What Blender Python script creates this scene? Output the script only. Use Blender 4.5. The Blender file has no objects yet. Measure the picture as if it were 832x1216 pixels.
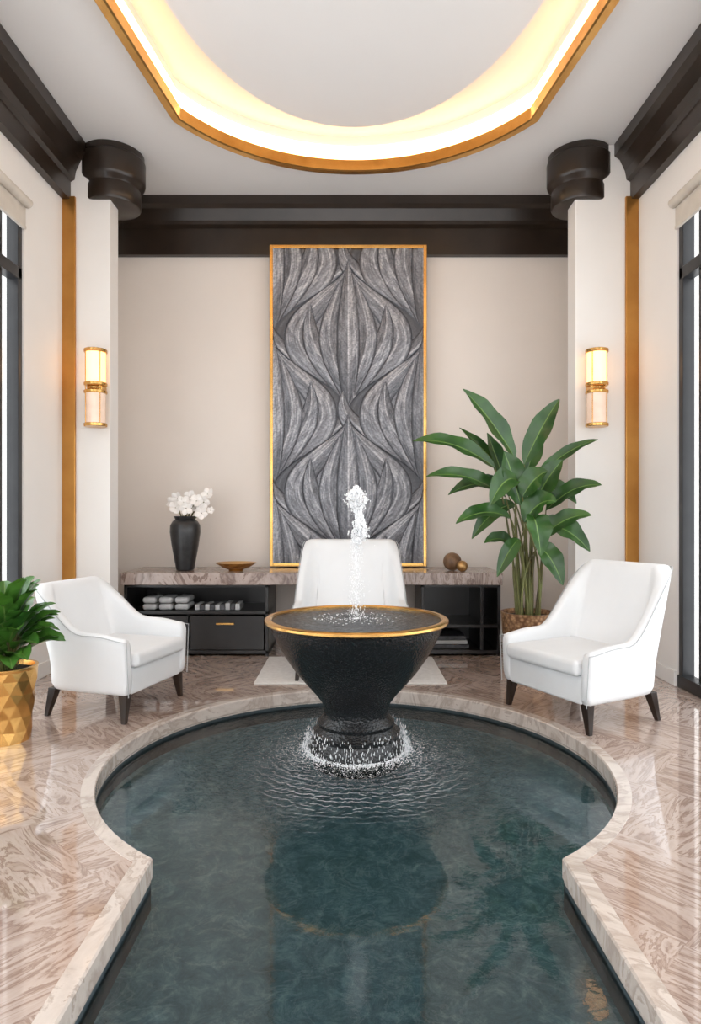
import bpy, math, random
import numpy as np
from mathutils import Vector, Matrix
from mathutils.geometry import tessellate_polygon
random.seed(4)
K = 1.3   # design units -> metres
scene = bpy.context.scene
COL = scene.collection

# ------------------------------------------------------------------ materials
def new_mat(name):
    m = bpy.data.materials.new(name); m.use_nodes = True
    nt = m.node_tree
    return m, nt, nt.nodes['Principled BSDF'], nt.nodes['Material Output']

def coords(nt, scale=(1,1,1), rot=(0,0,0), loc=(0,0,0)):
    tc = nt.nodes.new('ShaderNodeTexCoord'); mp = nt.nodes.new('ShaderNodeMapping')
    nt.links.new(tc.outputs['Object'], mp.inputs[0])
    mp.inputs['Scale'].default_value = scale; mp.inputs['Rotation'].default_value = rot
    mp.inputs['Location'].default_value = loc
    return mp.outputs[0]

def ramp(nt, fac, stops):
    r = nt.nodes.new('ShaderNodeValToRGB')
    while len(r.color_ramp.elements) > len(stops): r.color_ramp.elements.remove(r.color_ramp.elements[-1])
    while len(r.color_ramp.elements) < len(stops): r.color_ramp.elements.new(0.5)
    for e, (p, c) in zip(r.color_ramp.elements, stops):
        e.position = p; e.color = (*c, 1)
    nt.links.new(fac, r.inputs[0]); return r.outputs[0]

def noise(nt, vec, scale, detail=4, dist=0.0, rough=0.5):
    n = nt.nodes.new('ShaderNodeTexNoise'); nt.links.new(vec, n.inputs['Vector'])
    n.inputs['Scale'].default_value = scale; n.inputs['Detail'].default_value = detail
    n.inputs['Distortion'].default_value = dist; n.inputs['Roughness'].default_value = rough
    return n.outputs[0]

def bump(nt, h, b, strength=0.3, dist=0.01):
    n = nt.nodes.new('ShaderNodeBump'); n.inputs['Strength'].default_value = strength
    n.inputs['Distance'].default_value = dist
    nt.links.new(h, n.inputs['Height']); nt.links.new(n.outputs[0], b.inputs['Normal']); return n

def simple(name, c1, c2=None, rough=0.5, metal=0.0, nscale=8, bs=0.0, bscale=60, spec=0.5, coat=0.0, emis=None, es=0):
    m, nt, b, o = new_mat(name)
    c2 = c2 or tuple(x*0.9 for x in c1)
    v = coords(nt)
    nt.links.new(ramp(nt, noise(nt, v, nscale), [(0.3, c2), (0.7, c1)]), b.inputs['Base Color'])
    b.inputs['Roughness'].default_value = rough; b.inputs['Metallic'].default_value = metal
    b.inputs['Specular IOR Level'].default_value = spec; b.inputs['Coat Weight'].default_value = coat
    if bs: bump(nt, noise(nt, v, bscale, 3), b, bs, 0.004)
    if emis:
        b.inputs['Emission Color'].default_value = (*emis, 1); b.inputs['Emission Strength'].default_value = es
    return m

M_wall = simple('plaster_wall', (0.80,0.73,0.67), (0.775,0.705,0.645), 0.6, nscale=2, bs=0.05, bscale=80)
M_pil = simple('plaster_white', (0.87,0.845,0.815), (0.845,0.82,0.79), 0.55, nscale=2)
M_ceil = simple('plaster_ceiling', (0.82,0.795,0.775), (0.80,0.775,0.755), 0.7, nscale=1.5)
M_crown = simple('dark_bronze_wood', (0.030,0.019,0.013), (0.018,0.012,0.008), 0.28, nscale=5, spec=0.5)
M_gold = simple('brushed_gold', (0.80,0.48,0.16), (0.62,0.34,0.10), 0.24, 1.0, nscale=6)
M_goldpil = simple('satin_gold', (0.58,0.29,0.075), (0.42,0.19,0.045), 0.3, 0.85, nscale=3)
M_black = simple('black_metal', (0.012,0.012,0.014), (0.02,0.02,0.022), 0.35)
M_cab = simple('black_lacquer', (0.012,0.011,0.011), (0.018,0.016,0.016), 0.3)
M_leg = simple('dark_walnut', (0.028,0.016,0.011), (0.016,0.009,0.006), 0.3)
M_white = simple('white_upholstery', (0.80,0.81,0.82), (0.77,0.78,0.79), 0.75, nscale=4, bs=0.12, bscale=220)
M_pipe = simple('grey_piping', (0.52,0.53,0.54), None, 0.7)
M_vase = simple('black_ceramic', (0.015,0.015,0.017), (0.03,0.03,0.03), 0.32, nscale=20, bs=0.15, bscale=40)
M_petal = simple('white_petal', (0.90,0.87,0.83), (0.80,0.74,0.70), 0.5)
M_leaf = simple('green_leaf', (0.045,0.125,0.022), (0.014,0.05,0.012), 0.3, nscale=5)
M_leaf2 = simple('bright_leaf', (0.08,0.21,0.025), (0.025,0.10,0.018), 0.3, nscale=6)
M_rib = simple('leaf_rib', (0.15,0.26,0.06), None, 0.4)
M_stem = simple('plant_stem', (0.16,0.18,0.05), (0.11,0.09,0.03), 0.5)
M_soil = simple('soil', (0.05,0.032,0.02), (0.02,0.013,0.01), 0.9, nscale=30, bs=0.8, bscale=50)
M_foam = simple('water_foam', (0.98,0.99,1.0), (0.93,0.95,0.97), 0.5)
M_rug = simple('ivory_rug', (0.76,0.73,0.70), (0.66,0.63,0.60), 0.95, nscale=30, bs=0.3, bscale=200)
M_towel = simple('silver_grey_towel', (0.50,0.50,0.50), (0.36,0.36,0.36), 0.5)
M_book = simple('dark_books', (0.10,0.10,0.11), (0.03,0.03,0.03), 0.5, nscale=25)
M_blind = simple('roller_blind_fabric', (0.66,0.61,0.54), (0.58,0.53,0.47), 0.8)
M_ball = simple('carved_wood', (0.30,0.17,0.09), (0.10,0.05,0.025), 0.45, nscale=14, bs=0.6, bscale=22)
M_glow = simple('led_diffuser', (1,0.8,0.5), None, 0.5, emis=(1.0,0.62,0.29), es=7.5)
M_lampon = simple('lit_glass', (1,0.8,0.5), None, 0.3, emis=(1.0,0.50,0.19), es=1.9)
M_lampoff = simple('frosted_glass', (0.86,0.70,0.60), (0.75,0.58,0.48), 0.15, emis=(1.0,0.65,0.42), es=0.2)

# window glass
M_glass, nt, b, o = new_mat('window_glass')
tr = nt.nodes.new('ShaderNodeBsdfTransparent'); gl = nt.nodes.new('ShaderNodeBsdfGlossy'); gl.inputs['Roughness'].default_value = 0.0
mx = nt.nodes.new('ShaderNodeMixShader'); mx.inputs[0].default_value = 0.06
tr.inputs[0].default_value = (0.95,0.97,0.98,1)
nt.links.new(tr.outputs[0], mx.inputs[1]); nt.links.new(gl.outputs[0], mx.inputs[2]); nt.links.new(mx.outputs[0], o.inputs[0])

# marble : diamond tiles with alternating feathered veining
def marble(name, dark, mid, light, tile, rough, rot=45, coat=0.0, st=4.6, vein=1.0):
    m, nt, b, o = new_mat(name)
    v = coords(nt, rot=(0,0,math.radians(rot)), loc=(0.13,0.09,0.37))
    ck = nt.nodes.new('ShaderNodeTexChecker'); ck.inputs['Scale'].default_value = 1/tile
    ck.inputs['Color1'].default_value = (0,0,0,1); ck.inputs['Color2'].default_value = (1,1,1,1)
    nt.links.new(v, ck.inputs['Vector'])
    outs = []
    for sc, lo in (((1.0,st,1.0),(0,0,0)), ((st,1.0,1.0),(3,5,1))):
        mp = nt.nodes.new('ShaderNodeMapping'); mp.inputs['Scale'].default_value = sc; mp.inputs['Location'].default_value = lo
        nt.links.new(v, mp.inputs[0])
        outs.append(noise(nt, mp.outputs[0], 1.9, 12, 1.3, 0.64))
    mix = nt.nodes.new('ShaderNodeMix'); mix.data_type = 'FLOAT'
    nt.links.new(ck.outputs[1], mix.inputs[0]); nt.links.new(outs[0], mix.inputs[2]); nt.links.new(outs[1], mix.inputs[3])
    q = tuple(0.5*a_+0.5*b_ for a_,b_ in zip(mid,light))
    dk = tuple(vein*a_+(1-vein)*b_ for a_,b_ in zip(dark,mid))
    c = ramp(nt, mix.outputs[0], [(0.28, dk), (0.38, mid), (0.43, dk), (0.48, q), (0.54, light), (0.565, dk), (0.60, mid), (0.70, light)])
    nt.links.new(c, b.inputs['Base Color'])
    b.inputs['Roughness'].default_value = rough; b.inputs['Specular IOR Level'].default_value = 0.6
    b.inputs['Coat Weight'].default_value = coat; b.inputs['Coat Roughness'].default_value = 0.03
    return m
M_floor = marble('feathered_marble', (0.28,0.185,0.145), (0.44,0.33,0.275), (0.55,0.44,0.38), 0.55, 0.06, coat=0.8, vein=.9)
M_coping = marble('coping_marble', (0.40,0.32,0.27), (0.56,0.475,0.415), (0.66,0.58,0.52), 5.0, 0.1, 20, 0.3, st=2, vein=.6)
M_slab = marble('console_marble', (0.19,0.13,0.11), (0.33,0.25,0.215), (0.46,0.37,0.33), 5.0, 0.2, 8)

# pool bottom : mottled teal stone with pale crackle veins
M_pool, nt, b, o = new_mat('teal_pool_stone')
v = coords(nt)
n1 = noise(nt, v, 11, 12, 0.6, 0.85)
c = ramp(nt, n1, [(0.34,(0.04,0.10,0.13)), (0.5,(0.115,0.22,0.26)), (0.66,(0.30,0.44,0.49))])
n2 = noise(nt, v, 3.0, 8, 1.5, 0.6)
c2 = ramp(nt, n2, [(0.485,(0,0,0)),(0.5,(1,1,1)),(0.515,(0,0,0))])
mixc = nt.nodes.new('ShaderNodeMix'); mixc.data_type='RGBA'; mixc.blend_type='ADD'; mixc.inputs[0].default_value=0.10
nt.links.new(c, mixc.inputs[6]); nt.links.new(c2, mixc.inputs[7]); nt.links.new(mixc.outputs[2], b.inputs['Base Color'])
b.inputs['Roughness'].default_value = 0.7
M_poolwall = simple('pool_liner_stone', (0.05,0.07,0.08), (0.025,0.04,0.045), 0.6)

def water_mat(name, tint, center, r0, r1, amp, ior=1.45, base=0.0):
    m, nt, b, o = new_mat(name)
    tc = nt.nodes.new('ShaderNodeTexCoord')
    sub = nt.nodes.new('ShaderNodeVectorMath'); sub.operation = 'SUBTRACT'
    sub.inputs[1].default_value = center; nt.links.new(tc.outputs['Object'], sub.inputs[0])
    ln = nt.nodes.new('ShaderNodeVectorMath'); ln.operation = 'LENGTH'; nt.links.new(sub.outputs[0], ln.inputs[0])
    mr = nt.nodes.new('ShaderNodeMapRange'); mr.interpolation_type = 'SMOOTHSTEP'
    mr.inputs[1].default_value = r0; mr.inputs[2].default_value = r1; mr.inputs[3].default_value = 1; mr.inputs[4].default_value = base
    nt.links.new(ln.outputs['Value'], mr.inputs[0])
    w = nt.nodes.new('ShaderNodeTexWave'); w.wave_type = 'RINGS'; w.rings_direction = 'SPHERICAL'
    w.inputs['Scale'].default_value = 6.0; w.inputs['Distortion'].default_value = 7.0; w.inputs['Detail'].default_value = 3; w.inputs['Detail Scale'].default_value = 3
    nt.links.new(sub.outputs[0], w.inputs['Vector'])
    nz = noise(nt, sub.outputs[0], 30, 5)
    ad = nt.nodes.new('ShaderNodeMath'); ad.operation = 'ADD'; nt.links.new(w.outputs[1], ad.inputs[0]); nt.links.new(nz, ad.inputs[1])
    ml = nt.nodes.new('ShaderNodeMath'); ml.operation = 'MULTIPLY'; nt.links.new(ad.outputs[0], ml.inputs[0]); nt.links.new(mr.outputs[0], ml.inputs[1])
    bp = nt.nodes.new('ShaderNodeBump'); bp.inputs['Strength'].default_value = amp; bp.inputs['Distance'].default_value = 0.012
    nt.links.new(ml.outputs[0], bp.inputs['Height'])
    fr = nt.nodes.new('ShaderNodeFresnel'); fr.inputs['IOR'].default_value = ior
    tr = nt.nodes.new('ShaderNodeBsdfTransparent'); tr.inputs[0].default_value = (*tint, 1)
    gl = nt.nodes.new('ShaderNodeBsdfGlossy'); gl.inputs['Roughness'].default_value = 0.015
    nt.links.new(bp.outputs[0], gl.inputs['Normal']); nt.links.new(bp.outputs[0], fr.inputs['Normal'])
    mx = nt.nodes.new('ShaderNodeMixShader'); nt.links.new(fr.outputs[0], mx.inputs[0])
    nt.links.new(tr.outputs[0], mx.inputs[1]); nt.links.new(gl.outputs[0], mx.inputs[2]); nt.links.new(mx.outputs[0], o.inputs[0])
    return m

# woven planter
M_woven, nt, b, o = new_mat('woven_gold_planter')
v = coords(nt)
br = nt.nodes.new('ShaderNodeTexVoronoi'); br.inputs['Scale'].default_value = 34; nt.links.new(v, br.inputs['Vector'])
nt.links.new(ramp(nt, br.outputs['Distance'], [(0.0,(0.62,0.38,0.20)), (0.7,(0.20,0.10,0.05))]), b.inputs['Base Color'])
b.inputs['Metallic'].default_value = 0.5; b.inputs['Roughness'].default_value = 0.35
bump(nt, br.outputs['Distance'], b, 0.8, -0.006)
# hammered black basin with mineral speckle
M_basin, nt, b, o = new_mat('hammered_black_stone')
v = coords(nt)
br = nt.nodes.new('ShaderNodeTexVoronoi'); br.inputs['Scale'].default_value = 75; nt.links.new(v, br.inputs['Vector'])
nt.links.new(ramp(nt, noise(nt, v, 90, 3, 0, 0.7), [(0.56,(0.008,0.009,0.010)),(0.67,(0.03,0.032,0.035)),(0.76,(0.11,0.115,0.12))]), b.inputs['Base Color'])
b.inputs['Roughness'].default_value = 0.17
bump(nt, br.outputs['Distance'], b, 0.6, -0.005)
# churned water in the bowl
M_bw, nt, b, o = new_mat('bowl_water')
v = coords(nt)
nn_ = noise(nt, v, 42, 6, 0.4, 0.7)
nt.links.new(ramp(nt, nn_, [(0.42,(0.012,0.014,0.016)),(0.55,(0.045,0.05,0.055)),(0.68,(0.28,0.30,0.31))]), b.inputs['Base Color'])
b.inputs['Roughness'].default_value = 0.18; b.inputs['IOR'].default_value = 1.33
bump(nt, nn_, b, 0.8, 0.012)

# ------------------------------------------------------------------ geometry helpers
def group(name, loc, rot=0.0):
    e = bpy.data.objects.new(name, None); COL.objects.link(e)
    e.location = Vector(loc)*K; e.rotation_euler = (0,0,math.radians(rot)); e.empty_display_size = 0.1
    return e

def mesh(name, V, F, mat, parent=None, smooth=False, bevel=0, sub=0, loc=None, segs=3, mats=None, mi=None):
    me = bpy.data.meshes.new(name)
    me.from_pydata([(float(a)*K, float(b_)*K, float(c_)*K) for a,b_,c_ in V], [], F)
    for m in (mats or [mat]): me.materials.append(m)
    if mi is not None: me.polygons.foreach_set('material_index', mi)
    me.update()
    ob = bpy.data.objects.new(name, me); COL.objects.link(ob)
    if parent: ob.parent = parent
    if loc: ob.location = Vector(loc)*K
    if smooth: me.polygons.foreach_set('use_smooth', [True]*len(me.polygons))
    if bevel:
        md = ob.modifiers.new('bevel','BEVEL'); md.width = bevel*K; md.segments = segs; md.limit_method = 'ANGLE'
        me.polygons.foreach_set('use_smooth', [True]*len(me.polygons))
        w = ob.modifiers.new('wn','WEIGHTED_NORMAL'); w.keep_sharp = True
    if sub:
        md = ob.modifiers.new('sub','SUBSURF'); md.levels = sub; md.render_levels = sub
        me.polygons.foreach_set('use_smooth', [True]*len(me.polygons))
    return ob

def boxes(lst):
    V=[];F=[]
    for x0,x1,y0,y1,z0,z1 in lst:
        n=len(V)
        V += [(x0,y0,z0),(x1,y0,z0),(x1,y1,z0),(x0,y1,z0),(x0,y0,z1),(x1,y0,z1),(x1,y1,z1),(x0,y1,z1)]
        F += [(n,n+3,n+2,n+1),(n+4,n+5,n+6,n+7),(n,n+1,n+5,n+4),(n+1,n+2,n+6,n+5),(n+2,n+3,n+7,n+6),(n+3,n,n+4,n+7)]
    return V,F
def box(name, lst, mat, parent=None, bevel=0, loc=None, sub=0, segs=3):
    if not isinstance(lst[0], (tuple,list)): lst=[lst]
    V,F = boxes(lst); return mesh(name,V,F,mat,parent,bevel=bevel,loc=loc,sub=sub,segs=segs)

def lathe(name, prof, mat, parent=None, seg=64, loc=None, smooth=True, cap=True, center=(0,0,0), axis='z'):
    V=[];F=[]
    for r,z in prof:
        for i in range(seg):
            a=2*math.pi*i/seg; p=(r*math.cos(a), r*math.sin(a), z)
            if axis=='y': p=(p[0], p[2], p[1])
            V.append((p[0]+center[0],p[1]+center[1],p[2]+center[2]))
    for j in range(len(prof)-1):
        for i in range(seg):
            k=(i+1)%seg; F.append((j*seg+i, j*seg+k, (j+1)*seg+k, (j+1)*seg+i))
    if cap:
        F.append(tuple(range(seg-1,-1,-1))); F.append(tuple((len(prof)-1)*seg+i for i in range(seg)))
    ob = mesh(name,V,F,mat,parent,loc=loc)
    if smooth:
        me=ob.data; me.polygons.foreach_set('use_smooth',[len(p.vertices)==4 for p in me.polygons])
        try: me.set_sharp_from_angle(angle=math.radians(34))
        except Exception: pass
    return ob

def tube_vf(V,F,pts,rad,seg=6):
    n0=len(V); pts=[Vector(p) for p in pts]
    for i,p in enumerate(pts):
        t=(pts[min(i+1,len(pts)-1)]-pts[max(i-1,0)]).normalized()
        a=Vector((0,0,1)) if abs(t.z)<0.9 else Vector((1,0,0))
        u=t.cross(a).normalized(); w=t.cross(u)
        r=rad[i] if isinstance(rad,(list,tuple)) else rad
        for k in range(seg):
            an=2*math.pi*k/seg; V.append(tuple(p+u*r*math.cos(an)+w*r*math.sin(an)))
    for i in range(len(pts)-1):
        for k in range(seg):
            k2=(k+1)%seg; F.append((n0+i*seg+k,n0+i*seg+k2,n0+(i+1)*seg+k2,n0+(i+1)*seg+k))

def fill_hole(outer, hole, z, flip=False):
    pts=[Vector((x,y,0)) for x,y in outer]; hp=[Vector((x,y,0)) for x,y in hole]
    tris=tessellate_polygon([pts,hp]); V=[(p.x,p.y,z) for p in pts+hp]
    F=[]
    for t in tris:
        a,b_,c_=[V[i] for i in t]
        s=(b_[0]-a[0])*(c_[1]-a[1])-(b_[1]-a[1])*(c_[0]-a[0])
        t=tuple(t)
        if (s<0)!=flip: t=t[::-1]
        F.append(t)
    return V,F

def ring_profile(name, loops, mat, parent=None, smooth=False, closed_profile=False):
    V=[];F=[];n=len(loops[0][0])
    for ol,z in loops: V += [(x,y,z) for x,y in ol]
    m=len(loops)
    for j in range(m if closed_profile else m-1):
        j2=(j+1)%m
        for i in range(n):
            k=(i+1)%n; F.append((j*n+i,j*n+k,j2*n+k,j2*n+i))
    return mesh(name,V,F,mat,parent,smooth=smooth)

def droplets(name, items, mat, parent=None):
    import bmesh
    bm=bmesh.new(); bmesh.ops.create_icosphere(bm,subdivisions=1,radius=1)
    bv=[tuple(v.co) for v in bm.verts]; bf=[tuple(v.index for v in f.verts) for f in bm.faces]; bm.free()
    V=[];F=[]
    for (x,y,z),r,sz in items:
        n=len(V)
        V += [(x+a*r,y+b_*r,z+c_*r*sz) for a,b_,c_ in bv]
        F += [tuple(i+n for i in f) for f in bf]
    return mesh(name,V,F,mat,parent,smooth=True)

# ------------------------------------------------------------------ room shell
H=3.45; W=1.9; D=5.15; RY=-1.8; T=0.14
PX=0.02; PY=2.71; PR=1.01; PW=0.60
def pool_outline(off=0.0, n=96):
    r=PR+off; w=PW+off; ye=0.2-off
    a0=math.asin(w/r)
    pts=[]
    for i in range(n+1):
        a=-math.pi/2+a0+(2*math.pi-2*a0)*i/n
        pts.append((PX+r*math.cos(a), PY+r*math.sin(a)))
    yc=pts[-1][1]
    for i in range(1,13): pts.append((PX-w, yc+(ye-yc)*i/12))
    for i in range(0,12): pts.append((PX+w, ye+(yc-ye)*i/12))
    return pts
outer=[(-W-T,RY-T),(W+T,RY-T),(W+T,D+T),(-W-T,D+T)]
V,F=fill_hole(outer, pool_outline(0.045), 0.0)
mesh('floor',V,F,M_floor)
P0=pool_outline(0); P5=pool_outline(0.045); Pin=pool_outline(-0.004)
ring_profile('trim_pool_coping',[(P5,-0.02),(P5,0.002),(P0,0.002),(Pin,-0.004),(Pin,-0.058),(P0,-0.066),(P0,-0.072)],M_coping)
PB=-0.15
g=group('swimming_pool_basin',(PX,PY,PB))
def rel(ol,c=(PX,PY)): return [(x-c[0],y-c[1]) for x,y in ol]
ring_profile('basin_liner',[(rel(P0),0.0),(rel(P0),-PB-0.07)],M_poolwall,g)
V=[(x,y,0.0) for x,y in rel(P0)]; mesh('basin_bottom',V,[tuple(range(len(V)))],M_pool,g)
FX,FY=0.027,3.03
V=[(x-FX,y-FY,0) for x,y in pool_outline(-0.001)]
M_water=water_mat('pool_water',(0.82,0.95,0.98),(0,0,0),0.26,1.25,0.75,1.66,0.008)
mesh('pool_water',V,[tuple(range(len(V)))],M_water,loc=(FX,FY,-0.085))

def side_wall(name,s):
    def bx(a,b_,*r):
        lo,hi=sorted((s*a,s*b_)); return (lo,hi,*r)
    box(name,[bx(W,W+T,3.8,D+T,0,H+0.2), bx(W,W+T,RY,3.8,2.8,H+0.2), bx(W,W+T,RY-T,-1.2,0,2.8)],M_pil)
side_wall('wall_left',-1); side_wall('wall_right',1)
box('wall_back',(-W,W,D,D+T,0,H+0.2),M_wall)
box('wall_rear',[(-W,-1.5,RY-T,RY,0,H+.2),(1.5,W,RY-T,RY,0,H+.2),(-1.5,1.5,RY-T,RY,2.9,H+.2)],M_pil)

# windows
def window(name,s,far):
    g=group(name,(s*(W+0.03),1.3,0))
    def bx(a,b_,y0,y1,z0,z1):
        lo,hi=sorted((s*a,s*b_)); return (lo,hi,y0-1.3,y1-1.3,z0,z1)
    L=[bx(-0.03,0.05,-1.2,3.8,0,0.07), bx(-0.0,0.05,-1.2,3.8,2.74,2.8), bx(-0.02,0.05,3.755,3.8,0,2.8), bx(0,0.05,-1.2,-1.16,0,2.8),
       bx(-0.02,0.05,-1.2,3.8,2.36,2.43)]
    for y in (3.56,2.5,1.4,0.3): L.append(bx(0.0,0.045,y,y+0.06,0.07,2.74))
    box('frame',L,M_black,g,bevel=0.004,segs=2)
    box('glass_pane',bx(0.022,0.026,-1.2,3.8,0.07,2.74),M_glass,g)
    g2=group('roller_blind' ,(s*(W-0.035),1.3,2.80))
    lathe('roll',[(0.028,-2.45),(0.028,2.48)],M_blind,g2,seg=24,axis='y')
    box('drop',(-0.005+s*0.02,0.005+s*0.02,-2.45,2.48,-0.13,0.0),M_blind,g2)
    box('bottom_bar',(-0.010+s*0.02,0.010+s*0.02,-2.45,2.48,-0.15,-0.13),M_blind,g2,bevel=0.003)
window('window_1',-1,0); window('window_2',1,0)
g=group('added_rear_window',(0,RY-0.07,0))  # unseen rear window, added to let daylight in from the camera side
box('frame',[(-1.5,1.5,-0.03,0.03,0,0.06),(-1.5,1.5,-0.03,0.03,2.84,2.9),(-1.5,-1.45,-.03,.03,0,2.9),(1.45,1.5,-.03,.03,0,2.9),(-.53,-.48,-.03,.03,0,2.9),(.48,.53,-.03,.03,0,2.9)],M_black,g)

# pilasters
def pilaster(name,x0,x1,gx0,gx1,cx):
    g=group(name,((x0+x1)/2,4.4,0)); c=(x0+x1)/2
    box('shaft',(x0-c,x1-c,-0.08,0.07,0,H-.002),M_pil,g,bevel=0.004)
    box('gold_strip',(gx0-c,gx1-c,-0.10,-0.078,0,3.10),M_goldpil,g,bevel=0.004)
    R=.212
    lathe('capital',[(0.165,3.085),(0.178,3.090),(0.184,3.102),(0.184,3.19),(0.180,3.20),(0.178,3.212),(0.186,3.225),(0.20,3.238),(R-.004,3.25),(R,3.265),(R,3.40),(R-.008,3.41),(R-.008,H-.002)],M_crown,g,seg=96,center=(cx-c,0.06,0))
pilaster('pilaster',-1.9,-1.59,-1.9,-1.815,-1.62)
pilaster('pilaster',1.487,1.899,1.815,1.899,1.56)

# crown mouldings
prof=[(0,3.08),(0.05,3.08),(0.05,3.20),(0.075,3.215),(0.085,3.27),(0.12,3.345),(0.155,3.37),(0.155,H),(0,H)]
def extr(name,pts0,pts1,mat):
    n=len(pts0);V=pts0+pts1;F=[(i,(i+1)%n,n+(i+1)%n,n+i) for i in range(n)]+[tuple(range(n-1,-1,-1)),tuple(range(n,2*n))]
    return mesh(name,V,F,mat)
for s,nm in ((-1,'trim_1'),(1,'trim_2')):
    extr(nm,[(s*(W-d),RY,z) for d,z in prof],[(s*(W-d),4.318,z) for d,z in prof],M_crown)
pb=[(0,3.03),(0.05,3.03),(0.05,3.235),(0.09,3.25),(0.09,3.28),(0.12,3.36),(0.15,3.385),(0.15,H),(0,H)]
extr('trim_3',[(-W,D-d,z) for d,z in pb],[(W,D-d,z) for d,z in pb],M_crown)
box('baseboard_back',(-W,W,D-0.015,D,0,0.09),M_pil,bevel=0.003)
box('baseboard_left',(-W,-W+0.015,3.8,4.32,0,0.09),M_pil,bevel=0.003)
box('baseboard_right',(W-0.015,W,3.8,4.32,0,0.09),M_pil,bevel=0.003)

# ceiling + cove
CX,CY=0.03,2.75
def cove_outline(off=0.0):
    pts=[]; hc=1.12; yk=3.95-CY; top=4.58-CY
    sag=top-yk; R=(hc*hc+sag*sag)/(2*sag); yc=top-R
    a=math.asin(hc/R); 
    for i in range(41):
        t=-a+2*a*i/40; pts.append((R*math.sin(t), yc+R*math.cos(t)))
    pts.append((1.235,0.25)); pts.append((1.235,-0.25))
    for i in range(41):
        t=a-2*a*i/40; pts.append((R*math.sin(t), -(yc+R*math.cos(t))))
    pts.append((-1.235,-0.25)); pts.append((-1.235,0.25))
    n=len(pts); out=[]
    for i,(x,y) in enumerate(pts):
        p0=Vector(pts[i-1]); p1=Vector((x,y)); p2=Vector(pts[(i+1)%n])
        e1=(p1-p0).normalized(); e2=(p2-p1).normalized()
        n1=Vector((-e1.y,e1.x)); n2=Vector((-e2.y,e2.x)); nn=(n1+n2); nn.normalize()
        k=1/max(0.5,nn.dot(n1)); q=p1+nn*off*k
        out.append((q.x+CX,q.y+CY))
    return out
C0=cove_outline(0); Cm=cove_outline(-0.035); Ci=cove_outline(-0.07)
V,F=fill_hole(outer,Cm,H,flip=True); mesh('ceiling',V,F,M_ceil)
g=group('ceiling_cove_light',(CX,CY,0))
rc=lambda ol: rel(ol,(CX,CY))
ring_profile('gold_frame',[(rc(C0),H-0.001),(rc(C0),H-0.045),(rc(cove_outline(-0.015)),H-0.05),(rc(cove_outline(-0.02)),H-0.075),(rc(cove_outline(-0.06)),H-0.075),(rc(Ci),H-0.07),(rc(Ci),H+0.0),(rc(Cm),H+0.0)],M_gold,g)
ring_profile('cove_side',[(rc(Cm),H),(rc(Cm),H+0.18)],M_ceil,g)
V=[(x,y,H+0.18) for x,y in rc(Cm)]; mesh('cove_top',V,[tuple(range(len(V)))[::-1]],M_ceil,g)
ring_profile('led_strip',[(rc(cove_outline(-0.04)),H+0.02),(rc(cove_outline(-0.045)),H+0.11)],M_glow,g)
V=[];n=96
for z in (H+0.06,H+0.08):
    for i in range(n): a=2*math.pi*i/n; V.append((0.97*math.cos(a)-0.01,1.48*math.sin(a),z))
F=[tuple(range(n-1,-1,-1)),tuple(range(n,2*n))]+[(i,(i+1)%n,n+(i+1)%n,n+i) for i in range(n)]
mesh('floating_disc',V,F,M_ceil,g)
box('disc_hanger',[(-0.03,0.03,-0.6,-0.54,H+.08,H+.18),(-0.03,0.03,0.54,0.6,H+.08,H+.18)],M_ceil,g)

# ------------------------------------------------------------------ artwork
g=group('feather_relief_artwork',(-0.018,5.08,0))
ax0,ax1,az0,az1=-0.58,0.58,0.625,3.055
nx,nz_=340,700
a=np.linspace(ax0,ax1,nx); zz=np.linspace(az0,az1,nz_)
A,B=np.meshgrid(a,zz); A=A/0.58; Bb=B/0.58
def vnoise(x,y,seed):
    r=np.random.RandomState(seed); t=r.rand(256,256)
    xi=np.floor(x).astype(int); yi=np.floor(y).astype(int); fx=x-xi; fy=y-yi
    fx=fx*fx*(3-2*fx); fy=fy*fy*(3-2*fy)
    g_=lambda i,j:t[i%256,j%256]
    return (g_(xi,yi)*(1-fx)+g_(xi+1,yi)*fx)*(1-fy)+(g_(xi,yi+1)*(1-fx)+g_(xi+1,yi+1)*fx)*fy
PER=1.19/0.58
col=np.full_like(A,.3); hgt=np.zeros_like(A)
bases=[]
for k in range(-3,4):
    bases.append((0,1.79/0.58+PER*k))
    for s in (-1,1): bases.append((s,1.79/0.58-PER/2+PER*k))
bases.sort(key=lambda p:-p[1])
def ogee(t): return 0.5-0.5*np.cos(2*np.pi*np.clip(t,0,1))
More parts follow.
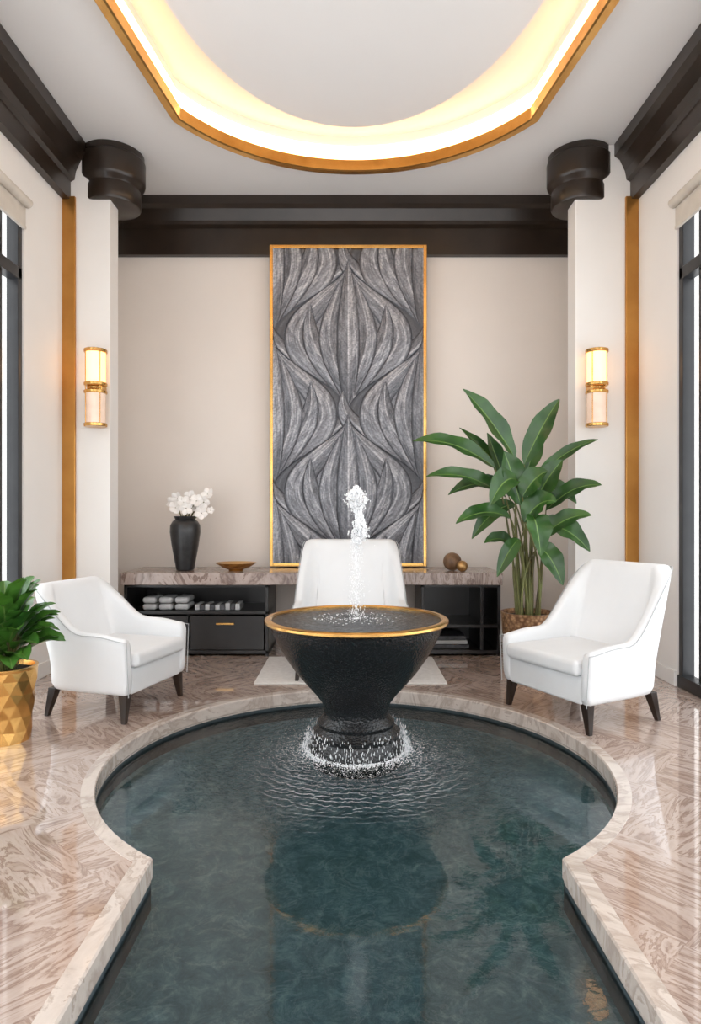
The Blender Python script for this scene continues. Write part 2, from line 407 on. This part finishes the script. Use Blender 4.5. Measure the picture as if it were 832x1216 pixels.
# interlocking ogee cells, each holding a few broad curved leaves
for a0,b0 in bases:
    dx=A-a0; t=(Bb-b0)/PER
    inside=(t>0)&(t<1)&(np.abs(dx)<ogee(t))
    s=dx/(ogee(t)+1e-3)
    vein=vnoise(s*16+40,t*5,21)*.5+vnoise(s*34+40,t*9,22)*.5
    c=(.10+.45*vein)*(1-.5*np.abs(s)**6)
    col=np.where(inside,c,col); hgt=np.where(inside,.15*vein,hgt)
    # (streamline, t0, t1, half width, outward tip curl)
    for (sp,t0,t1,Wd,curl) in ((0.86,.02,.64,.155,.36),(.66,.0,.93,.20,-.02),(.40,.0,.70,.155,.24),(.24,.03,.86,.145,.06),(0,.02,.99,.155,0)):
        for sg in ((-1,1) if sp else (1,)):
            u=(t-t0)/(t1-t0); uc=np.clip(u,1e-4,1); tq=t0+(t1-t0)*uc
            cx=sg*(sp*ogee(tq)+curl*uc**3)
            slope=(sp*np.pi*np.sin(2*np.pi*tq)*(t1-t0)+3*curl*uc**2)/((t1-t0)*PER)
            w=(Wd*np.sin(np.pi*uc**.85)**.8+1e-4)*np.sqrt(1+np.minimum(slope**2,3))
            d=(dx-cx)/w; ad=np.abs(d); ins=(u>0)&(u<1)&(ad<1)
            barb=vnoise(uc*(t1-t0)*60-ad*7+60,d*1.5+9,31+int(sp*50))
            fine=vnoise(d*6+30,uc*7,41+int(sp*30)); fine2=vnoise(d*14+30,uc*14,43)
            side=np.where(d*(sg if sp else 1)>0,1.0,.72)      # one flank of each leaf painted darker, as if in shade
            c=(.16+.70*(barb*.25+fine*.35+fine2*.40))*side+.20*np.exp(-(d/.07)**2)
            c=c*(1-.80*np.clip((ad-.80)/.20,0,1))*(.50+.50*np.clip(uc*2.6,0,1))  # leaf edges and bases darkened, relief shading painted into the tone
            hh=.25+.85*(1-ad**1.6)*np.sin(np.pi*uc)**.4+.12*fine2
            col=np.where(ins,c,col); hgt=np.where(ins,hh,hgt)
col=np.clip(col*(0.80+0.40*vnoise(A*75+200,Bb*75,9)),0,1)
yy=-0.022*np.clip(hgt,0,1.15)-0.019
V=np.stack([A*0.58,yy,B],-1).reshape(-1,3)
idx=np.arange(nx*nz_).reshape(nz_,nx)
F=np.stack([idx[:-1,:-1],idx[:-1,1:],idx[1:,1:],idx[1:,:-1]],-1).reshape(-1,4).tolist()
M_art,nt,b,o=new_mat('carved_grey_relief')
at=nt.nodes.new('ShaderNodeAttribute'); at.attribute_name='tone'
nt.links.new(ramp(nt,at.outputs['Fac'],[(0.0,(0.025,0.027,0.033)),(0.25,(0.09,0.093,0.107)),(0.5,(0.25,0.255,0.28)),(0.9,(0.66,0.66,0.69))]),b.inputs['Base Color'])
b.inputs['Roughness'].default_value=0.42; b.inputs['Metallic'].default_value=0.15
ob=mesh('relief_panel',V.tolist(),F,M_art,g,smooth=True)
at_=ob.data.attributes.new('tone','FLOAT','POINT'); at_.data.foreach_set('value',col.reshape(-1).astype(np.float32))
box('backing',(ax0-.01,ax1+.01,-0.018,0.02,az0,az1),M_black,g)
fw=0.026
box('gold_frame',[(ax0-fw,ax0,-0.05,0.02,az0-fw,az1+fw),(ax1,ax1+fw,-0.05,0.02,az0-fw,az1+fw),(ax0,ax1,-0.05,0.02,az1,az1+fw),(ax0,ax1,-0.05,0.02,az0-fw,az0)],M_gold,g,bevel=0.003,segs=2)

# ------------------------------------------------------------------ console
g=group('media_console',(-0.27,4.86,0)); ox=-0.27
def cb(x0,x1,y0,y1,z0,z1): return (x0-ox,x1-ox,y0-4.86,y1-4.86,z0,z1)
box('marble_top',cb(-1.615,1.07,4.58,5.11,0.505,0.59),M_slab,g,bevel=0.006)
t=0.022
box('cabinet_carcass',[cb(-1.60,-1.60+t,4.61,5.08,0.0,.505),cb(-.58-t,-.58,4.61,5.08,0,.505),cb(-1.60,-.58,5.06,5.08,0,.505),cb(-1.60,-.58,4.61,5.08,.015,.04),cb(-1.6,-.58,4.61,5.08,.295,.295+t),cb(-1.6,-.58,4.61,5.08,.485,.505),cb(-1.16,-1.16+t,4.63,5.08,.04,.3)],M_cab,g,bevel=0.002,segs=2)
box('drawer_front',cb(-1.13,-.61,4.602,4.625,.045,.285),M_cab,g,bevel=0.004)
box('door_front',cb(-1.575,-1.145,4.602,4.625,.045,.285),M_cab,g,bevel=0.004)
box('drawer_pull',[cb(-.945,-.82,4.585,4.595,.225,.237),cb(-.93,-.92,4.59,4.605,.225,.237),cb(-.845,-.835,4.59,4.605,.225,.237)],M_gold,g)
box('open_shelving',[cb(.50,.50+t,4.61,5.08,0,.505),cb(1.06-t,1.06,4.61,5.08,0,.505),cb(.5,1.06,5.06,5.08,0,.505),cb(.5,1.06,4.61,5.08,.015,.04),cb(.5,1.06,4.61,5.08,.20,.20+t),cb(.5,1.06,4.61,5.08,.485,.505),cb(.92,.92+t,4.63,5.08,.04,.49)],M_cab,g,bevel=0.002,segs=2)
g=group('rolled_towels',(-1.33,4.75,0.318))
for j in range(2):
    for i in range(3):
        V,F=boxes([(-.155+i*.115,-.055+i*.115,-.1,.1,j*.048,j*.048+.044)])
        mesh('folded_roll',V,F,M_towel,g,bevel=.02,segs=5)
g=group('row_of_books',(-.95,4.74,0.3185))
for i in range(9): box('book',(-.16+i*.036,-.128+i*.036,-.08,.08,0,.035+.014*random.random()),M_book if i%2 else M_towel,g,bevel=.002)
g=group('stacked_books',(.72,4.8,0.0405))
for i in range(3): box('book',(-.13+.01*i,.13-.012*i,-.12,.12,i*.03,i*.03+.027),M_book if i!=1 else M_towel,g,bevel=.003)

# vase + orchids
g=group('black_vase_with_orchids',(-1.215,4.8,0.59))
lathe('vase',[(0.055,0),(0.065,0.008),(0.078,0.08),(0.098,0.19),(0.110,0.28),(0.108,0.33),(0.09,0.362),(0.072,0.372),(0.078,0.39),(0.086,0.398),(0.078,0.398),(0.062,0.375),(0.06,0.3)],M_vase,g,cap=True)
V=[];F=[];SV=[];SF=[]
fl=[(-.09,0,.50),(-.05,-.03,.53),(0,-.05,.50),(.04,-.02,.54),(.09,-.03,.51),(.02,-.06,.455),(.10,.0,.46),(.14,-.02,.50),(.19,-.02,.44),(-.06,-.05,.46),(.06,.03,.50),(.13,-.05,.42),(.165,0,.56)]
for (x,y,z) in fl:
    c=Vector((x,y,z)); nrm=Vector((random.uniform(-.5,.5),-1,random.uniform(-.2,.6))).normalized()
    u=nrm.cross(Vector((0,0,1))).normalized(); w=nrm.cross(u); ph=random.random()*2
    rr=.024 if x>.17 else .042
    for k in range(5):
        an=ph+k*2*math.pi/5; d=u*math.cos(an)+w*math.sin(an); e=nrm.cross(d)
        n=len(V)
        for tt,ww in ((0.1,.1),(.45,.46),(.8,.54),(1.1,.30),(1.2,0.02)):
            for s in (-1,0,1): V.append(tuple(c+d*rr*tt+e*s*rr*ww+nrm*rr*(.25*tt*tt-.12*abs(s)+.1)))
        for i in range(4):
            for s in range(2): F.append((n+i*3+s,n+i*3+s+1,n+(i+1)*3+s+1,n+(i+1)*3+s))
    tube_vf(SV,SF,[(x*.1,0,.33),(x*.5,y*.4,.33+(z-.33)*.65),(x,y+.008,z)],.004)
mesh('orchid_petals',V,F,M_petal,g,smooth=True,sub=1); mesh('orchid_stems',SV,SF,M_stem,g,smooth=True)

g=group('gold_dish',(-.835,4.76,.59))
lathe('dish',[(.05,0),(.055,.012),(.1,.028),(.145,.055),(.148,.06),(.14,.06),(.095,.036),(.03,.022),(.002,.02)],M_gold,g)
g=group('decorative_ball',(.745,4.78,.59)); lathe('ball',[(.066*math.sin(t_)+.0005,.066-.066*math.cos(t_)) for t_ in np.linspace(0,math.pi,25)],M_ball,g,cap=False,seg=40)
g=group('decorative_ball',(.80,4.68,.59)); lathe('ball',[(.04*math.sin(t_)+.0005,.04-.04*math.cos(t_)) for t_ in np.linspace(0,math.pi,25)],simple('gold_ball',(.7,.42,.17),(.3,.16,.06),.3,.8,nscale=25,bs=.6,bscale=30),g,cap=False,seg=40)

# ------------------------------------------------------------------ armchairs
def smooth(a,b_,x):
    t=min(1,max(0,(x-a)/(b_-a))); return t*t*(3-2*t)
def armchair(loc,rot,w=.29,H_=.76,dpt=.29,arm=.44,flare=.02,waist=0.0):
    g=group('armchair',loc,rot)
    path=[];rc_=.10; yb=dpt-.04; yf=-dpt+.02
    ys=[yf+(yb-rc_-yf)*i/13 for i in range(14)]
    for y in ys: path.append((-w,y,-1,0))
    for i in range(1,7):
        a_=math.pi-(math.pi/2)*i/7; path.append((-w+rc_+rc_*math.cos(a_),yb-rc_+rc_*math.sin(a_),math.cos(a_),math.sin(a_)))
    for i in range(0,9): path.append((-w+rc_+(2*w-2*rc_)*i/8,yb,0,1))
    path += [(-x,y,-nx_,ny) for x,y,nx_,ny in path[:20][::-1]]
    zb=.13; V=[];F=[];rows=8;pipe=[]
    for (x,y,nx_,ny) in path:
        k=smooth(-.03,yb-.02,y)
        th=.052+.045*smooth(yb-.14,yb,y)
        top=arm+(H_-arm)*k**1.5+.010*smooth(yf,-.05,y)-.012*smooth(-.10,yf,y)
        ring=[]
        def P(off,f):
            z=zb+(top-zb)*f
            lean=.14*smooth(-.05,yb,y)*max(0,(z-.25))/.5
            fl=flare*max(0,z-zb)/.3*(1-smooth(0.0,yb,y))
            sg_=(1 if x>0 else -1) if abs(x)>w*.75 else 0
            fl-=waist*math.sin(math.pi*min(1,max(0,(z-.33)/(H_-.33))))*smooth(.05,yb,y)
            return (x-nx_*off+fl*sg_, y-ny*off+lean, z)
        for f in [i/rows for i in range(rows+1)]: ring.append(P(0,f))
        o_=P(th*.25,1); ring.append((o_[0],o_[1],o_[2]+.012)); o_=P(th*.75,1); ring.append((o_[0],o_[1],o_[2]+.012))
        for f in [1-i/rows for i in range(rows+1)]: ring.append(P(th,f))
        pipe.append(P(-.0005,1)); V+=ring
    n=rows*2+4; m=len(path)
    for j in range(m-1):
        for i in range(n):
            i2=(i+1)%n; F.append((j*n+i,(j+1)*n+i,(j+1)*n+i2,j*n+i2))
    F.append(tuple(range(n))); F.append(tuple((m-1)*n+i for i in range(n-1,-1,-1)))
    ob=mesh('shell',V,F,M_white,g,sub=1)
    pv=[];pf=[]
    first=[V[i] for i in range(0,rows+1)]; last=[V[(m-1)*n+i] for i in range(rows+1)]
    tube_vf(pv,pf,[(x_,y_-.003,z_) for x_,y_,z_ in first]+pipe[1:-1]+[(x_,y_-.003,z_) for x_,y_,z_ in last[::-1]],.0024,5)
    mesh('piping',pv,pf,M_pipe,g,smooth=True)
    iw=w-.052+.012
    box('seat_base',(-iw,iw,yf+.012,yb-.03,.13,.262),M_white,g,bevel=.012)
    box('seat_cushion',(-iw+.004,iw-.004,yf-.02,yb-.05,.258,.335),M_white,g,bevel=.026,segs=5)
    for i,(lx,ly) in enumerate(((-w+.035,yf+.04),(w-.035,yf+.04),(-w+.045,yb-.04),(w-.045,yb-.04))):
        V3=[];sx=.02*(1 if lx>0 else -1);sy=.03*(1 if ly>0 else -.3)
        for z_,r_,k_ in ((.14,.023,0),(0,.011,1)):
            V3+=[(lx+sx*k_+dx*r_,ly+sy*k_+dy*r_,z_) for dx,dy in((-1,-1),(1,-1),(1,1),(-1,1))]
        mesh('leg_%d'%(i+1),V3,[(3,2,1,0),(4,5,6,7),(0,1,5,4),(1,2,6,5),(2,3,7,6),(3,0,4,7)],M_leg,g,bevel=.003,segs=2)
    return g
armchair((-1.225,3.42,0),74,w=.268,H_=.63,dpt=.275,arm=.405)
armchair((1.165,3.30,0),-63,w=.286,H_=.73,dpt=.285,arm=.375)
armchair((0.0,4.14,0.0095),0,w=.335,H_=.80,dpt=.30,arm=.42,waist=.03)
box('area_rug',(-.57,.57,-.36,.36,0,.008),M_rug,loc=(0,4.2,0.0),bevel=.003)

# ------------------------------------------------------------------ fountain
g=group('pedestal_fountain',(FX,FY,PB+.001))
z0=-PB
pr=[(.01,-.149),(.20,-.149),(.215,-.10),(.225,-.085),(.222,-.06),(.20,-.02),(.205,0.0),(.19,.012),(.175,.03),(.178,.045),(.165,.058),(.15,.075),(.147,.10),(.16,.135),(.19,.175),(.235,.225),(.285,.285),(.33,.35),(.365,.415),(.388,.46),(.395,.49),(.40,.505),(.385,.505),(.375,.47),(.2,.40),(.01,.38)]
lathe('stone_bowl',[(r,z+z0) for r,z in pr],M_basin,g,seg=96,cap=False)
lathe('gold_rim',[(r,z+z0) for r,z in ((.395,.497),(.415,.50),(.424,.508),(.424,.518),(.415,.524),(.398,.524),(.39,.518),(.39,.50))],M_gold,g,seg=96,cap=False)
V=[(0,0,0)];F=[];nr=14
for j in range(1,nr+1):
    for i in range(72):
        r=.392*j/nr; a_=2*math.pi*i/72; V.append((r*math.cos(a_),r*math.sin(a_),.0035*math.sin(r*85)*math.exp(-r*5)))
for i in range(72):
    i2=(i+1)%72; F.append((0,1+i,1+i2))
    for j in range(nr-1): F.append((1+j*72+i,1+(j+1)*72+i,1+(j+1)*72+i2,1+j*72+i2))
mesh('bowl_water',V,F,M_bw,g,loc=(0,0,.513+z0),smooth=True)
it=[]
def jw(t_):
    return .009+.036*math.exp(-((t_-.78)/.18)**2)+.028*math.exp(-((t_-.22)/.20)**2)
for i in range(2600):
    t_=random.random()**.9
    z=.86+.27*t_; wd=jw(t_)*(1 if random.random()<.85 else 1.5)
    if t_>.9: wd*=math.sqrt(max(0,(1.02-t_)/.12))
    a_=random.random()*6.28; r_=wd*math.sqrt(random.random())
    it.append(((r_*math.cos(a_)+.014*math.sin(t_*5)+.004+.010*(t_>.7),r_*math.sin(a_),z+z0),random.uniform(.0014,.0042),random.uniform(1,2.4)))
for i in range(700):
    t_=random.random(); z=.53+.36*t_; a_=random.random()*6.28; r_=(.045-.015*t_)*random.random()
    it.append(((r_*math.cos(a_),r_*math.sin(a_),z+z0),random.uniform(.0010,.0022),random.uniform(1,3.5)))
for i in range(90):
    it.append(((random.gauss(0.01,.035),random.gauss(0,.03),random.uniform(.6,1.13)+z0),random.uniform(.001,.002),1.3))
for i in range(260):
    a_=random.random()*6.28; r_=.2*random.random()**1.5
    it.append(((r_*math.cos(a_),r_*math.sin(a_),.518+z0),random.uniform(.0015,.0035),.6))
droplets('water_jet',it,M_foam,g)
it=[]
for i in range(5200):
    a_=random.random()*6.28; q=random.random()
    r_=.225+.34*q**2.6
    it.append(((r_*math.cos(a_),r_*math.sin(a_),-.084+z0+random.random()*.010*(1-q)),random.uniform(.0012,.0034)*(1.2-q*.85),.6))
for i in range(1200):
    a_=random.random()*6.28; t_=random.random()**2.2
    z=-.08+.105*t_; r_=.238-.28*(z+.08)+random.uniform(0,.02)
    it.append(((r_*math.cos(a_),r_*math.sin(a_),z+z0),random.uniform(.0008,.0014),random.uniform(4,9)))
droplets('splash_foam',it,M_foam,g)

# ------------------------------------------------------------------ sconces
def sconce(loc):
    g=group('glass_sconce_lamp',loc)
    box('back_plate',(-.035,.035,.045,.078,.06,.44),M_gold,g,bevel=.004)
    lathe('upper_glass',[(.062,.275),(.062,.485)],M_lampon,g,seg=40)
    lathe('lower_glass',[(.062,.02),(.062,.225)],M_lampoff,g,seg=40)
    for nm,a_,b_ in (('top_cap',.48,.502),('middle_band',.215,.235),('middle_collar',.243,.257),('middle_ring',.265,.285),('bottom_cap',0,.022)):
        r_=.072 if nm!='middle_collar' else .05
        lathe(nm,[(r_-.003,a_),(r_,a_+.003),(r_,b_-.003),(r_-.003,b_)],M_gold,g,seg=40)
    box('middle_block',(-.05,.05,-.02,.06,.236,.265),M_gold,g,bevel=.003)
    V=[];F=[]
    for i in range(4):
        a_=math.pi/4+i*math.pi/2; x,y=.066*math.cos(a_),.066*math.sin(a_); tube_vf(V,F,[(x,y,.01),(x,y,.49)],.003,6)
    mesh('rods',V,F,M_gold,g)
sconce((-1.655,4.24,1.57)); sconce((1.60,4.24,1.57))

# ------------------------------------------------------------------ plants
def add_leaf(V,F,MI,base,tip,width,sag,nh,fold=.22,wave=0.0):
    base=Vector(base);tip=Vector(tip);ctrl=(base+tip)/2+Vector((0,0,sag))
    cols=(-1,-.55,-.05,.05,.55,1); N=16; n0=len(V)
    for i in range(N+1):
        t=i/N; p=base*(1-t)**2+ctrl*2*t*(1-t)+tip*t*t
        T_=((ctrl-base)*(1-t)+(tip-ctrl)*t).normalized()
        S=T_.cross(Vector(nh)); 
        if S.length<.05: S=T_.cross(Vector((0.3,0.3,1)))
        S.normalize(); Nn=S.cross(T_).normalized()
        ww=width*max(.015,math.sin(math.pi*min(1,t**.85)))**.75*.5
        for c_ in cols:
            V.append(tuple(p+S*ww*c_+Nn*(abs(c_)*ww*fold*2+wave*ww*math.sin(t*17+c_*2)*abs(c_))))
    for i in range(N):
        for c_ in range(5):
            F.append((n0+i*6+c_,n0+i*6+c_+1,n0+(i+1)*6+c_+1,n0+(i+1)*6+c_)); MI.append(1 if c_==2 else 0)
PLX,PLY=1.127,4.14
g=group('potted_bird_of_paradise',(PLX,PLY,0))
lathe('planter',[(.10,0),(.115,.01),(.14,.12),(.16,.25),(.168,.36),(.172,.385),(.16,.385),(.15,.35)],M_woven,g,cap=False)
lathe('planter_base',[(.02,.002),(.11,.002)],M_woven,g,cap=False)
lathe('soil',[(.001,.36),(.155,.355)],M_soil,g,cap=False)
def px(x,y,dy=0.0):
    s2=775/(PLY+dy); return ((x-416)/s2-PLX, dy, 1-(y-611)/s2)
leaves=[
 ((612,545),(549,462),.15,.06,-.02,-.10),((622,552),(664,474),.14,.05,-.03,-.08),
 ((588,556),(490,524),.13,.12,-.02,-.10),((600,590),(506,566),.12,.12,-.06,-.2),
 ((634,570),(710,522),.08,.08,-.02,-.10),((648,606),(714,576),.12,.10,-.05,-.15),
 ((606,615),(541,622),.12,.10,-.08,-.22),((640,628),(700,655),.16,.13,-.05,-.15),
 ((604,590),(578,514),.13,.03,.05,.10),((618,600),(598,536),.17,.04,-.1,-.16),
 ((632,602),(668,546),.15,.05,-.08,-.16),((622,620),(660,596),.16,.10,-.14,-.24),
 ((610,648),(575,645),.10,.07,.02,-.05),((638,650),(668,695),.14,.10,-.06,-.14),
 ((606,585),(532,588),.12,.13,.06,.02),((632,590),(684,598),.14,.13,.03,-.04),
 ((614,570),(582,600),.15,.12,-.14,-.26),((626,560),(640,515),.12,.02,.08,.14),
 ((642,640),(702,612),.12,.09,-.12,-.2),((616,640),(590,685),.10,.06,-.12,-.2),
 ((612,580),(545,508),.10,.05,.08,.14),((632,612),(642,660),.17,.10,-.18,-.28),
 ((620,590),(650,560),.15,.06,-.16,-.22),((612,600),(560,640),.12,.12,.02,-.02)]
V=[];F=[];MI=[];SV=[];SF=[]
for bpx,tpx,wd,sg,db,dt in leaves:
    B_=px(*bpx,db); T_=px(*tpx,dt)
    add_leaf(V,F,MI,B_,T_,wd,sg,(0.25*random.uniform(-1,1),-.75,.65),wave=.13)
    x0=random.uniform(-.06,.06); y0=random.uniform(-.06,.06)
    pts=[]
    for i in range(9):
        t=i/8; q=Vector((x0,y0,.35))*(1-t)**2+Vector((x0*1.6+B_[0]*.2,y0*1.2,B_[2]*.75+.05))*2*t*(1-t)+Vector(B_)*t*t; pts.append(q)
    tube_vf(SV,SF,pts,[.009-.005*i/8 for i in range(9)])
mesh('leaves',V,F,M_leaf,g,smooth=True,mats=[M_leaf,M_rib],mi=MI)
mesh('stems',SV,SF,M_stem,g,smooth=True)

# left plant in faceted gold pot
g=group('potted_peace_lily',(-1.53,2.90,0))
V=[];F=[];rows=7;sg=13
for j in range(rows):
    z=.325*j/(rows-1); r_=.100+.03*(z/.325)
    for i in range(sg):
        a_=2*math.pi*(i+.5*(j%2))/sg; k=1+(random.uniform(-.045,.03) if 0<j<rows-1 else 0); V.append((r_*k*math.cos(a_),r_*k*math.sin(a_),z+(random.uniform(-.008,.008) if 0<j<rows-1 else 0)))
for j in range(rows-1):
    for i in range(sg):
        i2=(i+1)%sg; p=j*sg;q=(j+1)*sg
        if j%2==0: F+=[(p+i,p+i2,q+i),(p+i2,q+i2,q+i)]
        else: F+=[(p+i,p+i2,q+i2),(p+i,q+i2,q+i)]
F.append(tuple(range(sg-1,-1,-1)))
mesh('faceted_pot',V,F,M_gold,g)
lathe('pot_lip',[(.120,.305),(.131,.322),(.131,.330),(.118,.330),(.112,.30)],M_gold,g,cap=False)
lathe('soil',[(.001,.312),(.118,.308)],M_soil,g,cap=False)
V=[];F=[];MI=[];SV=[];SF=[]
for i in range(62):
    a_=i*2.39996; lvl=random.random()
    rr=.10+.15*(1-lvl)**.8+.03*random.random(); zt=.40+.36*lvl+random.uniform(-.03,.04)
    base=(.25*rr*math.cos(a_),.25*rr*math.sin(a_),.36+.20*lvl)
    tip=(rr*math.cos(a_),rr*math.sin(a_),zt-.03)
    if tip[0]<-.3: continue
    add_leaf(V,F,MI,base,tip,.085+.03*random.random(),.05,(-math.cos(a_)*.4,-math.sin(a_)*.4-.2,.8),wave=.1)
    tube_vf(SV,SF,[(base[0]*.3,base[1]*.3,.30),(base[0]*.6,base[1]*.6,base[2]*.8),base],.004)
mesh('leaves',V,F,M_leaf2,g,smooth=True,mats=[M_leaf2,M_rib],mi=MI)
mesh('stems',SV,SF,M_stem,g,smooth=True)

# ------------------------------------------------------------------ lighting
w=bpy.data.worlds.new('World'); scene.world=w; w.use_nodes=True
bg=w.node_tree.nodes['Background']; bg.inputs[0].default_value=(0.99,0.99,1.0,1); bg.inputs[1].default_value=3.25

cam=bpy.data.cameras.new('camera'); co=bpy.data.objects.new('camera',cam); COL.objects.link(co)
co.location=(0,0,1.0*K); co.rotation_euler=(math.radians(90),0,0)
cam.sensor_fit='HORIZONTAL'; cam.sensor_width=36; cam.lens=36*775/832; cam.shift_y=3/832; cam.clip_start=.02
scene.camera=co
scene.view_settings.view_transform='Standard'
scene.view_settings.look='None'
